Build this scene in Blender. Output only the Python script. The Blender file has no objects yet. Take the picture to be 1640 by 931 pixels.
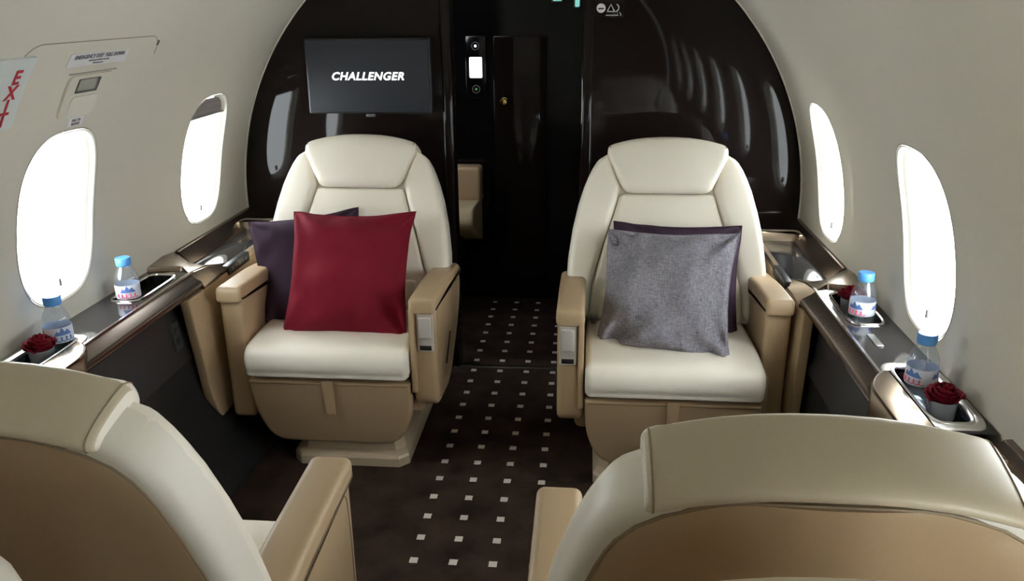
import bpy, bmesh, math, random
from math import sin, cos, pi, radians, sqrt, atan2
from mathutils import Vector, Matrix, noise
random.seed(7)
sc = bpy.context.scene
COL = sc.collection

# ---------------------------------------------------------------- materials
def mat(name, col=(.5, .5, .5), rough=.5, metal=0, coat=0, coat_rough=.03, spec=.5, emit=None, estr=0, bump=0, bscale=300,
        var=0, vscale=8, sheen=0, vcol=None, aniso=0, stretch=None):
    m = bpy.data.materials.new(name); m.use_nodes = True
    nt = m.node_tree; b = nt.nodes['Principled BSDF']
    b.inputs['Base Color'].default_value = (*col, 1)
    b.inputs['Roughness'].default_value = rough
    b.inputs['Metallic'].default_value = metal
    b.inputs['Coat Weight'].default_value = coat
    b.inputs['Coat Roughness'].default_value = coat_rough
    b.inputs['Specular IOR Level'].default_value = spec
    if sheen:
        b.inputs['Sheen Weight'].default_value = sheen
    if emit:
        b.inputs['Emission Color'].default_value = (*emit, 1)
        b.inputs['Emission Strength'].default_value = estr
    tc = nt.nodes.new('ShaderNodeTexCoord')
    vec = tc.outputs['Object']
    if stretch:
        mp = nt.nodes.new('ShaderNodeMapping'); mp.inputs['Scale'].default_value = stretch
        nt.links.new(vec, mp.inputs['Vector']); vec = mp.outputs['Vector']
    if var:
        n = nt.nodes.new('ShaderNodeTexNoise'); n.inputs['Scale'].default_value = vscale; n.inputs['Detail'].default_value = 4
        r = nt.nodes.new('ShaderNodeMix'); r.data_type = 'RGBA'
        r.inputs[6].default_value = (*[c * (1 - var) for c in col], 1)
        r.inputs[7].default_value = (*(vcol or [min(1, c * (1 + var)) for c in col]), 1)
        nt.links.new(vec, n.inputs['Vector']); nt.links.new(n.outputs['Fac'], r.inputs[0])
        nt.links.new(r.outputs[2], b.inputs['Base Color'])
    if bump:
        n2 = nt.nodes.new('ShaderNodeTexNoise'); n2.inputs['Scale'].default_value = bscale; n2.inputs['Detail'].default_value = 3
        bp = nt.nodes.new('ShaderNodeBump'); bp.inputs['Strength'].default_value = bump; bp.inputs['Distance'].default_value = .002
        nt.links.new(vec, n2.inputs['Vector']); nt.links.new(n2.outputs['Fac'], bp.inputs['Height'])
        nt.links.new(bp.outputs['Normal'], b.inputs['Normal'])
    return m

def glass_mat(name, tint=(1, 1, 1), fac=.1, rough=.02, white=0):
    m = bpy.data.materials.new(name); m.use_nodes = True
    nt = m.node_tree; nt.nodes.clear()
    out = nt.nodes.new('ShaderNodeOutputMaterial')
    tr = nt.nodes.new('ShaderNodeBsdfTransparent'); tr.inputs['Color'].default_value = (*tint, 1)
    gl = nt.nodes.new('ShaderNodeBsdfGlossy'); gl.inputs['Roughness'].default_value = rough
    fr = nt.nodes.new('ShaderNodeLayerWeight'); fr.inputs['Blend'].default_value = .5
    pw = nt.nodes.new('ShaderNodeMath'); pw.operation = 'POWER'; pw.inputs[1].default_value = 5
    nt.links.new(fr.outputs['Facing'], pw.inputs[0])
    ad = nt.nodes.new('ShaderNodeMath'); ad.operation = 'MULTIPLY_ADD'
    ad.inputs[1].default_value = .45; ad.inputs[2].default_value = fac; ad.use_clamp = True
    mx = nt.nodes.new('ShaderNodeMixShader')
    nt.links.new(pw.outputs[0], ad.inputs[0]); nt.links.new(ad.outputs[0], mx.inputs[0])
    nt.links.new(tr.outputs[0], mx.inputs[1]); nt.links.new(gl.outputs[0], mx.inputs[2])
    last = mx
    if white:
        df = nt.nodes.new('ShaderNodeBsdfDiffuse'); df.inputs['Color'].default_value = (.9, .93, .98, 1)
        m2 = nt.nodes.new('ShaderNodeMixShader'); m2.inputs[0].default_value = white
        nt.links.new(mx.outputs[0], m2.inputs[1]); nt.links.new(df.outputs[0], m2.inputs[2]); last = m2
    nt.links.new(last.outputs[0], out.inputs['Surface'])
    return m

WHITE = mat('white_leather', (.81, .755, .645), .42, bump=.12, bscale=420)
TAN = mat('tan_leather', (.44, .315, .185), .45, bump=.12, bscale=420)
SHADED_BEIGE = mat('shaded_beige_leather', (.55, .475, .335), .45, bump=.12, bscale=420)  # headrest top and back: dim light there is painted into this darker tone
DIM_WHITE = mat('dimmed_white_leather', (.72, .68, .585), .45, bump=.12, bscale=420)  # white leather toned down for the back shell, shade painted into the colour
SEAM = mat('seam_thread', (.30, .235, .15), .7)
PLASTIC_TAN = mat('beige_plastic', (.50, .40, .275), .4)
WALLM = mat('cabin_wall_vinyl', (.63, .595, .505), .62, bump=.05, bscale=500)
BEZEL = mat('window_bezel', (.68, .65, .57), .5)
BLACKGLOSS = mat('black_piano_lacquer', (.0085, .0055, .005), .035, spec=.2)
BLACKDEEP = mat('black_cabinet_lacquer', (.004, .004, .0045), .12, spec=.35)
LEDGEBLACK = mat('ledge_black_gloss', (.02, .018, .018), .1, spec=.7)
BRONZE = mat('bronze_metal', (.33, .255, .185), .24, metal=1, aniso=.4)
RAIL = mat('pale_bronze_rail', (.58, .46, .33), .36, metal=.85)
BRONZEDARK = mat('dark_bronze_fascia', (.16, .118, .09), .26, metal=.9)
CHROME = mat('satin_chrome', (.78, .75, .71), .16, metal=1)
HANDLE = mat('satin_nickel', (.74, .70, .65), .38, metal=.45)
SILVER = mat('brushed_silver', (.70, .67, .63), .28, metal=1)
DARKPANEL = mat('dark_side_panel', (.016, .0155, .0155), .42)
DARKPLASTIC = mat('dark_plastic', (.012, .012, .013), .35)
DARKPLASTIC2 = mat('charcoal_plastic', (.035, .035, .035), .4)
GREYPLASTIC = mat('grey_plastic', (.10, .10, .10), .4)
RED = mat('crimson_fabric', (.17, .007, .019), .9, bump=.25, bscale=700, spec=.2)
PLUM = mat('plum_fabric', (.040, .021, .038), .85, bump=.3, bscale=500, spec=.25)
def grey_weave():
    m = mat('grey_melange_fabric', (.165, .16, .175), .9, bump=.35, bscale=600, spec=.2)
    nt = m.node_tree; b = nt.nodes['Principled BSDF']
    tc = nt.nodes.new('ShaderNodeTexCoord')
    cols = []
    for sc_ in ((60, 60, 900), (900, 60, 60)):
        mp = nt.nodes.new('ShaderNodeMapping'); mp.inputs['Scale'].default_value = sc_
        n = nt.nodes.new('ShaderNodeTexNoise'); n.inputs['Scale'].default_value = 1; n.inputs['Detail'].default_value = 3
        nt.links.new(tc.outputs['Object'], mp.inputs[0]); nt.links.new(mp.outputs[0], n.inputs['Vector']); cols.append(n)
    ad = nt.nodes.new('ShaderNodeMath'); ad.operation = 'ADD'
    nt.links.new(cols[0].outputs['Fac'], ad.inputs[0]); nt.links.new(cols[1].outputs['Fac'], ad.inputs[1])
    rp = nt.nodes.new('ShaderNodeValToRGB')
    rp.color_ramp.elements[0].position = .36; rp.color_ramp.elements[0].color = (.105, .098, .118, 1)
    rp.color_ramp.elements[1].position = .64; rp.color_ramp.elements[1].color = (.36, .345, .385, 1)
    hf = nt.nodes.new('ShaderNodeMath'); hf.operation = 'MULTIPLY'; hf.inputs[1].default_value = .5
    nt.links.new(ad.outputs[0], hf.inputs[0]); nt.links.new(hf.outputs[0], rp.inputs[0])
    nt.links.new(rp.outputs[0], b.inputs['Base Color'])
    return m
GREY = grey_weave()
PANE = glass_mat('window_acrylic', (.97, .98, .98), .02)
BOTTLE = glass_mat('clear_bottle_plastic', (.90, .94, .98), .10, .04, white=.05)
GLASSCUP = glass_mat('clear_cup_glass', (.92, .93, .95), .10, .03, white=.25)
CAP = mat('blue_cap', (.10, .34, .80), .35)
LABELW = mat('white_label', (.75, .80, .90), .5)
LABELB = mat('blue_print', (.12, .22, .55), .5)
LABELP = mat('pink_print', (.75, .12, .22), .5)
ROSE = mat('rose_petal', (.16, .003, .012), .8, spec=.2, var=.3, vscale=60)
LEAF = mat('rose_leaf', (.02, .06, .02), .6)
SCREEN = mat('screen_face', (.012, .013, .015), .55, spec=.2, emit=(.72, .84, 1), estr=.012)
SCREENTXT = mat('screen_letters', (.8, .8, .8), .5, emit=(1, 1, 1), estr=1.6)
LIT = mat('lit_display', (.8, .8, .8), .4, emit=(1, 1, 1), estr=2.2)
SIGNLIT = mat('sign_symbols', (.4, .38, .36), .5, emit=(1, .95, .9), estr=.12)
TEAL = mat('teal_display', (.1, .3, .28), .3, emit=(.35, .95, .82), estr=.55)
GREENLED = mat('green_led', (.02, .1, .02), .3, emit=(.3, 1, .4), estr=.15)
GOLD = mat('brass_knob', (.75, .52, .18), .2, metal=1)
PLACARD = mat('placard_paper', (.70, .69, .70), .55)
INK = mat('placard_ink', (.16, .15, .17), .6)
SIGNW = mat('exit_sign_face', (.62, .66, .64), .45)
SIGNR = mat('exit_sign_red', (.42, .012, .03), .5)
GROOVE = mat('groove_dark', (.30, .28, .235), .7)
LATCHGLASS = mat('latch_window', (.20, .21, .17), .25)
SHADE = mat('window_shade_fabric', (.30, .27, .26), .8)
STRIPM = mat('sill_metal', (.55, .52, .47), .3, metal=1)
LED = mat('led_diffuser', (.9, .9, .9), .5, emit=(1, .93, .82), estr=5.0)

def carpet():
    m = bpy.data.materials.new('brown_dotted_carpet'); m.use_nodes = True
    nt = m.node_tree; b = nt.nodes['Principled BSDF']; N = nt.nodes.new; Lk = nt.links.new
    b.inputs['Roughness'].default_value = .95; b.inputs['Specular IOR Level'].default_value = .15
    tc = N('ShaderNodeTexCoord'); sx = N('ShaderNodeSeparateXYZ'); Lk(tc.outputs['Object'], sx.inputs[0])
    def mth(op, a, bb=None, cc=None):
        n = N('ShaderNodeMath'); n.operation = op
        for i, v in enumerate((a, bb, cc)):
            if v is None: continue
            if isinstance(v, (int, float)): n.inputs[i].default_value = v
            else: Lk(v, n.inputs[i])
        return n.outputs[0]
    X, Y = sx.outputs['X'], sx.outputs['Y']
    # wobble of the dot edges
    nz = N('ShaderNodeTexNoise'); nz.inputs['Scale'].default_value = 260; Lk(tc.outputs['Object'], nz.inputs['Vector'])
    wob = mth('MULTIPLY', mth('SUBTRACT', nz.outputs['Fac'], .5), .006)
    u = mth('DIVIDE', mth('ADD', X, .1816 + .0565), .1131)
    v = mth('DIVIDE', mth('ADD', Y, -1.9206 + .0535 + 10 * .10695), .10695)
    fu = mth('MULTIPLY', mth('ABSOLUTE', mth('SUBTRACT', mth('FRACT', u), .5)), .1131)
    fv = mth('MULTIPLY', mth('ABSOLUTE', mth('SUBTRACT', mth('FRACT', v), .5)), .10695)
    du = mth('LESS_THAN', mth('ADD', fu, wob), .0115); dv = mth('LESS_THAN', mth('ADD', fv, wob), .0125)
    rng = mth('MULTIPLY', mth('GREATER_THAN', u, 0.0), mth('LESS_THAN', u, 4.0))
    dot = mth('MULTIPLY', mth('MULTIPLY', du, dv), rng)
    n1 = N('ShaderNodeTexNoise'); n1.inputs['Scale'].default_value = 9; n1.inputs['Detail'].default_value = 5
    n2 = N('ShaderNodeTexNoise'); n2.inputs['Scale'].default_value = 350; n2.inputs['Detail'].default_value = 2
    Lk(tc.outputs['Object'], n1.inputs['Vector']); Lk(tc.outputs['Object'], n2.inputs['Vector'])
    mixn = mth('ADD', mth('MULTIPLY', n1.outputs['Fac'], .65), mth('MULTIPLY', n2.outputs['Fac'], .35))
    rp = N('ShaderNodeValToRGB'); Lk(mixn, rp.inputs[0])
    rp.color_ramp.elements[0].position = .36; rp.color_ramp.elements[0].color = (.017, .0105, .008, 1)
    rp.color_ramp.elements[1].position = .64; rp.color_ramp.elements[1].color = (.054, .032, .023, 1)
    mx = N('ShaderNodeMix'); mx.data_type = 'RGBA'; Lk(dot, mx.inputs[0]); Lk(rp.outputs[0], mx.inputs[6])
    mx.inputs[7].default_value = (.62, .56, .50, 1); Lk(mx.outputs[2], b.inputs['Base Color'])
    bp = N('ShaderNodeBump'); bp.inputs['Strength'].default_value = .6; bp.inputs['Distance'].default_value = .003
    Lk(n2.outputs['Fac'], bp.inputs['Height']); Lk(bp.outputs[0], b.inputs['Normal'])
    return m
CARPET = carpet()

# ---------------------------------------------------------------- object helpers
def empty(name, loc=(0, 0, 0), rz=0, label=None, cat=None, group=None, parent=None):
    o = bpy.data.objects.new(name, None); COL.objects.link(o)
    o.location = loc; o.rotation_euler = (0, 0, rz); o.empty_display_size = .05
    if parent: o.parent = parent
    tag(o, label, cat, group)
    return o

def tag(o, label=None, cat=None, group=None, kind=None):
    if label: o['label'] = label
    if cat: o['category'] = cat
    if group: o['group'] = group
    if kind: o['kind'] = kind
    return o

def obj(name, bm, m, parent=None, smooth=True, sub=0, angle=40):
    bmesh.ops.recalc_face_normals(bm, faces=bm.faces)
    me = bpy.data.meshes.new(name); bm.to_mesh(me); bm.free()
    if isinstance(m, (list, tuple)):
        for mm in m: me.materials.append(mm)
    else: me.materials.append(m)
    if smooth:
        for p in me.polygons: p.use_smooth = True
        if not sub:
            try: me.set_sharp_from_angle(angle=radians(angle))
            except Exception: pass
    o = bpy.data.objects.new(name, me); COL.objects.link(o)
    if parent: o.parent = parent
    if sub:
        md = o.modifiers.new('s', 'SUBSURF'); md.levels = sub; md.render_levels = sub
    return o

def loft(bm, secs, cap=True, closed=True):
    rows = [[bm.verts.new(p) for p in s] for s in secs]
    n = len(rows[0])
    for a, b in zip(rows[:-1], rows[1:]):
        for i in range(n if closed else n - 1):
            j = (i + 1) % n
            bm.faces.new((a[i], a[j], b[j], b[i]))
    if cap and closed:
        bm.faces.new(list(reversed(rows[0]))); bm.faces.new(rows[-1])
    return rows

def rrect(a0, a1, b0, b1, r, n=4):
    r = max(1e-4, min(r, (a1 - a0) / 2 - 1e-4, (b1 - b0) / 2 - 1e-4))
    pts = []
    for cx, cy, st in ((a1 - r, b1 - r, 0), (a0 + r, b1 - r, pi / 2), (a0 + r, b0 + r, pi), (a1 - r, b0 + r, 1.5 * pi)):
        for k in range(n + 1):
            t = st + k / n * pi / 2
            pts.append((cx + r * cos(t), cy + r * sin(t)))
    return pts

def soft_loft(bm, rows, fmap, r=.02, er=.02, n=4, ne=4):
    """rows: (v, a0, a1, b0, b1); rounded-rectangle sections, rounded ends."""
    rows = [tuple(q) for q in rows]
    def lerp(v):
        if v <= rows[0][0]: return rows[0][1:]
        if v >= rows[-1][0]: return rows[-1][1:]
        for p, q in zip(rows[:-1], rows[1:]):
            if p[0] <= v <= q[0]:
                t = (v - p[0]) / (q[0] - p[0] + 1e-12)
                return tuple(x + (y - x) * t for x, y in zip(p[1:], q[1:]))
    v0, v1 = rows[0][0], rows[-1][0]
    vs = []
    for k in range(ne + 1):
        t = k / ne * pi / 2
        vs.append((v0 + er * (1 - sin(t)) if False else v0 + er * (1 - cos(t)), er * (1 - sin(t))))
    for q in rows[1:-1]:
        if v0 + er * 1.05 < q[0] < v1 - er * 1.05: vs.append((q[0], 0))
    for k in range(ne, -1, -1):
        t = k / ne * pi / 2
        vs.append((v1 - er * (1 - cos(t)), er * (1 - sin(t))))
    secs = []
    for v, ins in vs:
        a0, a1, b0, b1 = lerp(v)
        ins = min(ins, (a1 - a0) / 2 - .002, (b1 - b0) / 2 - .002)
        secs.append([fmap(a, b, v) for a, b in rrect(a0 + ins, a1 - ins, b0 + ins, b1 - ins, max(r - ins * .6, .003), n)])
    loft(bm, secs)

def box(bm, x0, x1, y0, y1, z0, z1, bev=0, seg=2):
    g = bmesh.ops.create_cube(bm, size=1)
    for v in g['verts']:
        v.co = Vector(((x0 + x1) / 2 + v.co.x * (x1 - x0), (y0 + y1) / 2 + v.co.y * (y1 - y0), (z0 + z1) / 2 + v.co.z * (z1 - z0)))
    if bev:
        es = list({e for v in g['verts'] for e in v.link_edges})
        bmesh.ops.bevel(bm, geom=es, offset=bev, segments=seg, profile=.5, affect='EDGES')

def smooth_poly(ctrl, n=6, closed=True):
    out = []; N = len(ctrl)
    rng = range(N) if closed else range(N - 1)
    for i in rng:
        if closed: p0, p1, p2, p3 = (Vector(ctrl[(i + k - 1) % N]) for k in range(4))
        else: p0, p1, p2, p3 = (Vector(ctrl[min(max(i + k - 1, 0), N - 1)]) for k in range(4))
        for k in range(n):
            t = k / n
            out.append(.5 * ((2 * p1) + (p2 - p0) * t + (2 * p0 - 5 * p1 + 4 * p2 - p3) * t * t + (3 * p1 - p0 - 3 * p2 + p3) * t ** 3))
    if not closed: out.append(Vector(ctrl[-1]))
    return out

def round_poly(ctrl, r, n=5):
    """polygon corners rounded; r a number or a list per corner"""
    out = []; N = len(ctrl)
    for i in range(N):
        p, a, b = Vector(ctrl[i]), Vector(ctrl[i - 1]), Vector(ctrl[(i + 1) % N])
        ri = r[i] if isinstance(r, (list, tuple)) else r
        da, db = (a - p), (b - p)
        ri = min(ri, da.length * .49, db.length * .49)
        p0, p2 = p + da.normalized() * ri, p + db.normalized() * ri
        for k in range(n + 1):
            t = k / n
            out.append(p0 * (1 - t) ** 2 + p * 2 * t * (1 - t) + p2 * t * t)
    return out

def inset_poly(pts, d):
    N = len(pts); out = []
    area = sum(pts[i].x * pts[(i + 1) % N].y - pts[(i + 1) % N].x * pts[i].y for i in range(N))
    s = 1 if area > 0 else -1
    for i in range(N):
        t = (pts[(i + 1) % N] - pts[i - 1])
        if t.length < 1e-9: out.append(pts[i].copy()); continue
        t.normalize(); nrm = Vector((-t.y, t.x)) * s
        out.append(pts[i] + nrm * d)
    return out

def prism(bm, pts, fmap, a, b, bev=.008, ns=4, bulge=0):
    """closed 2-D outline extruded from a to b with rounded rims"""
    pts = [Vector(p) for p in pts]
    secs = []; sg = 1 if b > a else -1
    for k in range(ns + 1):
        t = k / ns * pi / 2
        q = inset_poly(pts, bev * (1 - sin(t))); secs.append([fmap(p.x, p.y, a + sg * bev * (1 - cos(t))) for p in q])
    for k in range(ns, -1, -1):
        t = k / ns * pi / 2
        q = inset_poly(pts, bev * (1 - sin(t))); secs.append([fmap(p.x, p.y, b - sg * bev * (1 - cos(t))) for p in q])
    loft(bm, secs)

def tube(bm, path, r, n=8, closed=False):
    path = [Vector(p) for p in path]; N = len(path); secs = []; u = None
    for i, p in enumerate(path):
        a = path[i - 1] if (closed or i > 0) else p
        b = path[(i + 1) % N] if (closed or i < N - 1) else p
        t = (b - a).normalized()
        if u is None:
            up = Vector((0, 0, 1)) if abs(t.z) < .9 else Vector((1, 0, 0))
            s = t.cross(up).normalized()
        else: s = t.cross(u).normalized()       # carry the frame along, no flips
        u = s.cross(t)
        secs.append([p + s * (r * cos(k / n * 2 * pi)) + u * (r * sin(k / n * 2 * pi)) for k in range(n)])
    if closed:
        rows = loft(bm, secs, cap=False)
        a, b = rows[-1], rows[0]
        for i in range(n): bm.faces.new((a[i], a[(i + 1) % n], b[(i + 1) % n], b[i]))
    else: loft(bm, secs)

def lathe(bm, prof, n=28, c=(0, 0, 0), cap=True):
    secs = [[Vector((c[0] + r * cos(k / n * 2 * pi), c[1] + r * sin(k / n * 2 * pi), c[2] + z)) for k in range(n)] for r, z in prof]
    loft(bm, secs, cap=cap)

def text_mesh(name, body, m, size, mtx, parent=None, shear=0, offset=0, extrude=.0006, align='CENTER', sx=1, space=1):
    cu = bpy.data.curves.new(name, 'FONT'); cu.body = body; cu.size = size; cu.space_character = space; cu.shear = shear; cu.offset = offset
    cu.extrude = extrude; cu.align_x = align; cu.align_y = 'CENTER'
    to = bpy.data.objects.new(name + '_t', cu); COL.objects.link(to)
    bpy.context.view_layer.update()
    dg = bpy.context.evaluated_depsgraph_get()
    me = bpy.data.meshes.new_from_object(to.evaluated_get(dg))
    bpy.data.objects.remove(to); bpy.data.curves.remove(cu)
    me.transform(Matrix.Diagonal((sx, 1, 1, 1))); me.transform(mtx)
    me.materials.clear(); me.materials.append(m)
    o = bpy.data.objects.new(name, me); COL.objects.link(o)
    if parent: o.parent = parent
    return o

def dup(root, loc, rz, label, group=None):
    r_ = root.copy(); COL.objects.link(r_); r_.location = loc; r_.rotation_euler = (0, 0, rz)
    r_['label'] = label
    if group: r_['group'] = group
    for ch in list(root.children):
        c = ch.copy(); COL.objects.link(c); c.parent = r_
        for g in list(ch.children):
            d = g.copy(); COL.objects.link(d); d.parent = c
    return r_

# ---------------------------------------------------------------- cabin shell
R, ZC = 1.12, .725
Y0, Y1 = -2.6, 3.245
def PW(side, y, phi, dep=0.0):
    rr = R + dep
    return Vector((side * rr * cos(phi), y, ZC + rr * sin(phi)))
PF = math.asin(-ZC / R)          # angle at the floor
PT = radians(52)
WY = [1.985 + .86 * k for k in range(-4, 2)]
WPHI = {-1: radians(12.8), 1: radians(11.2)}
HA, HB = .150, .218               # half opening: along the cabin, along the arc
CA, CB = .25, radians(17)

def se(t, a, b, e=3.0):
    c, s = cos(t), sin(t)
    return (math.copysign(abs(c) ** (2 / e), c) * a, math.copysign(abs(s) ** (2 / e), s) * b)

def build_wall(side, name):
    bm = bmesh.new(); pc = WPHI[side]
    def patch(ya, yb, pa, pb, ny, npn):
        if ya > Y0: ya -= .004
        if yb < Y1: yb += .004
        if pa > PF: pa -= .004
        if pb < PT: pb += .004
        g = [[bm.verts.new(PW(side, ya + (yb - ya) * i / ny, pa + (pb - pa) * j / npn, .0006)) for j in range(npn + 1)] for i in range(ny + 1)]
        for i in range(ny):
            for j in range(npn): bm.faces.new((g[i][j], g[i + 1][j], g[i + 1][j + 1], g[i][j + 1]))
    patch(Y0, Y1, PF, pc - CB, 8, 16)
    patch(Y0, Y1, pc + CB, PT, 8, 16)
    e = [Y0] + [v for w in WY for v in (w - CA, w + CA)] + [Y1]
    for k in range(0, len(e), 2): patch(e[k], e[k + 1], pc - CB, pc + CB, 4, 20)
    NT = 96
    for w in WY:
        rings = []
        ts = [k / NT * 2 * pi for k in range(NT)]
        a_, b_ = HA + .017, HB + .017
        for q in range(9):
            f = q / 8; ring = []
            for t in ts:
                x, y = se(t, a_, b_)
                m_ = max(abs(x) / CA, abs(y) / (CB * R))
                ox, oy = x / m_, y / m_
                if q == 0: ox, oy = ox, oy
                px, py = ox + (x - ox) * f, oy + (y - oy) * f
                ring.append(bm.verts.new(PW(side, w + px, pc + py / R)))
            rings.append(ring)
        for q in range(8):
            for k in range(NT):
                j = (k + 1) % NT
                bm.faces.new((rings[q][k], rings[q][j], rings[q + 1][j], rings[q + 1][k]))
        # corners of the cell, to close the rectangle exactly
        for sx in (-1, 1):
            for sy in (-1, 1):
                cpt = PW(side, w + sx * CA, pc + sy * CB)
                vv = sorted(rings[0], key=lambda v: (v.co - cpt).length)[:2]
                if (vv[0].co - cpt).length > 1e-5: bm.faces.new((vv[0], vv[1], bm.verts.new(cpt)))
    bmesh.ops.remove_doubles(bm, verts=bm.verts, dist=1e-5)
    o = obj(name, bm, WALLM); tag(o, kind='structure')
    me = o.data
    nr = [Vector((-v.co.x, 0, -(v.co.z - ZC))).normalized() for v in me.vertices]
    # make sure that the faces look inward
    for p in me.polygons:
        if p.normal.dot(nr[p.vertices[0]]) < 0: p.flip()
    me.update(); me.normals_split_custom_set_from_vertices(nr)
    return o
wl = build_wall(-1, 'wall_left'); tag(wl, 'cream curved left cabin wall with exit hatch and oval windows', 'wall')
wr = build_wall(1, 'wall_right'); tag(wr, 'cream curved right cabin wall with oval windows', 'wall')

# ceiling
bm = bmesh.new()
n = 24
g = [[bm.verts.new(Vector((R * cos(PT + (pi - 2 * PT) * j / n), y, ZC + R * sin(PT + (pi - 2 * PT) * j / n)))) for j in range(n + 1)] for y in (Y0, Y1)]
for j in range(n): bm.faces.new((g[0][j], g[1][j], g[1][j + 1], g[0][j + 1]))
tag(obj('ceiling', bm, WALLM), kind='structure')

# floor : one carpet through to the vestibule
bm = bmesh.new(); box(bm, -.9, .9, Y0, 4.16, -.03, 0)
fl = obj('floor', bm, CARPET, smooth=False); tag(fl, 'dark brown carpet with rows of small white squares', 'carpet', kind='structure')

# aft wall (behind the camera, seen only in reflections)
bm = bmesh.new()
pts = [Vector((R * cos(PF + (pi - 2 * PF) * k / 60), ZC + R * sin(PF + (pi - 2 * PF) * k / 60))) for k in range(61)]
prism(bm, pts, lambda a, b, v: Vector((a, v, b)), Y0 - .04, Y0, .002, 1)
tag(obj('wall_aft', bm, WALLM, smooth=False), kind='structure')

# ---------------------------------------------------------------- windows
wn = 0
for side in (-1, 1):
    for w in WY:
        wn += 1
        pc = WPHI[side]; NT = 96
        root = empty('window_%d' % wn, PW(side, w, pc, .03)); tag(root, kind='structure')
        inv = Matrix.Translation(-root.location)
        nm = ('left' if side < 0 else 'right')
        bm = bmesh.new(); secs = []
        for da, dep in ((.017, -.0005), (.012, .001), (.009, .006), (.004, .012), (0, .014), (-.003, .018), (-.003, .026)):
            secs.append([inv @ PW(side, w + x, pc + y / R, dep) for x, y in (se(k / NT * 2 * pi, HA + da, HB + da) for k in range(NT))])
        loft(bm, secs, cap=False)
        obj('window_frame', bm, BEZEL, root)
        bm = bmesh.new()
        ring = [(x, y) for x, y in (se(k / NT * 2 * pi, HA + .012, HB + .012) for k in range(NT))]
        tube(bm, [inv @ PW(side, w + x * 1.035, pc + y * 1.03 / R, .0012) for x, y in ring], .0022, 6, closed=True)
        obj('window_gasket', bm, GROOVE, root)
        bm = bmesh.new()
        secs = [[inv @ PW(side, w + x, pc + y / R, d) for x, y in (se(k / NT * 2 * pi, HA, HB) for k in range(NT))] for d in (.021, .024)]
        loft(bm, secs)
        obj('pane', bm, PANE, root)
        # pull tab at the foot of the shade
        bm = bmesh.new()
        box(bm, -.005, .005, -.004, .004, -.011, .011, .002)
        for v in bm.verts: v.co = inv @ (PW(side, w + .01, pc - (HB - .028) / R, .014) + v.co)
        obj('shade_tab', bm, GREYPLASTIC, root)
        closed = side < 0 and w < 1.5
        if side < 0 and (closed or abs(w - 2.845) < .01):
            bm = bmesh.new(); secs = []
            NP = 12
            for k in range(NP + 1):
                fy = HB * (1.0 - (2.0 if closed else .30) * k / NP)
                dep = .012 + (.004 if k % 2 else 0)
                hw = HA * (max(0, 1 - abs(fy / (HB * 1.005)) ** 3)) ** (1 / 3)
                secs.append([inv @ PW(side, w + hw * (2 * i / 10 - 1), pc + fy / R, dep) for i in range(11)])
            loft(bm, secs, closed=False)
            a = [inv @ PW(side, w + HA * .98 * (2 * i / 10 - 1), pc + HB * (-.96 if closed else .70) / R, .012) for i in range(11)]
            tube(bm, a, .004, 6)
            obj('window_shade', bm, SHADE, root)

# ---------------------------------------------------------------- front bulkhead and vestibule
DX0, DX1 = -.262, .278
bm = bmesh.new()
arc = [Vector(((R + .004) * cos(t), ZC + (R + .004) * sin(t))) for t in [PF + (pi - 2 * PF) * k / 90 for k in range(91)]]
outl = arc + [Vector((DX0, 0)), Vector((DX0, 1.74)), Vector((DX1, 1.74)), Vector((DX1, 0))]
f0 = [bm.verts.new((p.x, Y1, p.y)) for p in outl]; f1 = [bm.verts.new((p.x, Y1 + .05, p.y)) for p in outl]
bm.faces.new(f0); bm.faces.new(list(reversed(f1)))
for i in range(len(outl)):
    j = (i + 1) % len(outl); bm.faces.new((f0[i], f1[i], f1[j], f0[j]))
bh = obj('wall_front', bm, BLACKGLOSS, smooth=False)
tag(bh, 'glossy black oval front bulkhead with open doorway', 'bulkhead', kind='structure')
# rounded door posts
for k, (x, s) in enumerate(((DX0, 1), (DX1, -1))):
    bm = bmesh.new()
    prism(bm, rrect(x - .022, x + .022, Y1 - .016, Y1 + .07, .015, 5), lambda a, b, v: Vector((a, b, v)), 0, 1.74, .002, 2)
    tag(obj('trim_%d' % (k + 1), bm, BLACKGLOSS), 'glossy black door post on %s of the bulkhead doorway' % ('left' if k == 0 else 'right'), 'door post', kind='structure')
# sill strip
bm = bmesh.new(); box(bm, DX0 - .01, DX1 + .01, 3.228, 3.25, 0, .005, .001)
tag(obj('trim_3', bm, STRIPM), 'thin metal strip across carpet at the doorway', 'sill', kind='structure')
# thin pale edge where the shell meets the bulkhead
bm = bmesh.new(); tube(bm, [Vector(((R - .002) * cos(t), Y1 - .004, ZC + (R - .002) * sin(t))) for t in [PF + (pi - 2 * PF) * k / 120 for k in range(121)]], .004, 6)
tag(obj('trim_4', bm, BEZEL), kind='structure')

# vestibule
bm = bmesh.new(); box(bm, -.95, .95, 4.13, 4.18, 0, 1.85)
vw = obj('wall_vestibule', bm, BLACKDEEP, smooth=False); tag(vw, 'black lacquered partition beyond the doorway', 'partition', kind='structure')
for nm, x0, x1 in (('wall_galley_left', -.80, -.76), ('wall_galley_right', .62, .66)):
    bm = bmesh.new()
    if x0 < 0:      # unseen opening, added so daylight reaches the jump seat
        for a in ((Y1 + .05, 3.40, 0, 1.85), (3.72, 4.13, 0, 1.85), (3.40, 3.72, 0, .95), (3.40, 3.72, 1.22, 1.85)): box(bm, x0, x1, *a)
    else: box(bm, x0, x1, Y1 + .05, 4.13, 0, 1.85)
    tag(obj(nm, bm, BLACKDEEP, smooth=False), kind='structure')
bm = bmesh.new(); box(bm, -.95, .95, Y1 + .05, 4.18, 1.82, 1.86); tag(obj('ceiling_vestibule', bm, BLACKDEEP, smooth=False), kind='structure')
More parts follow.
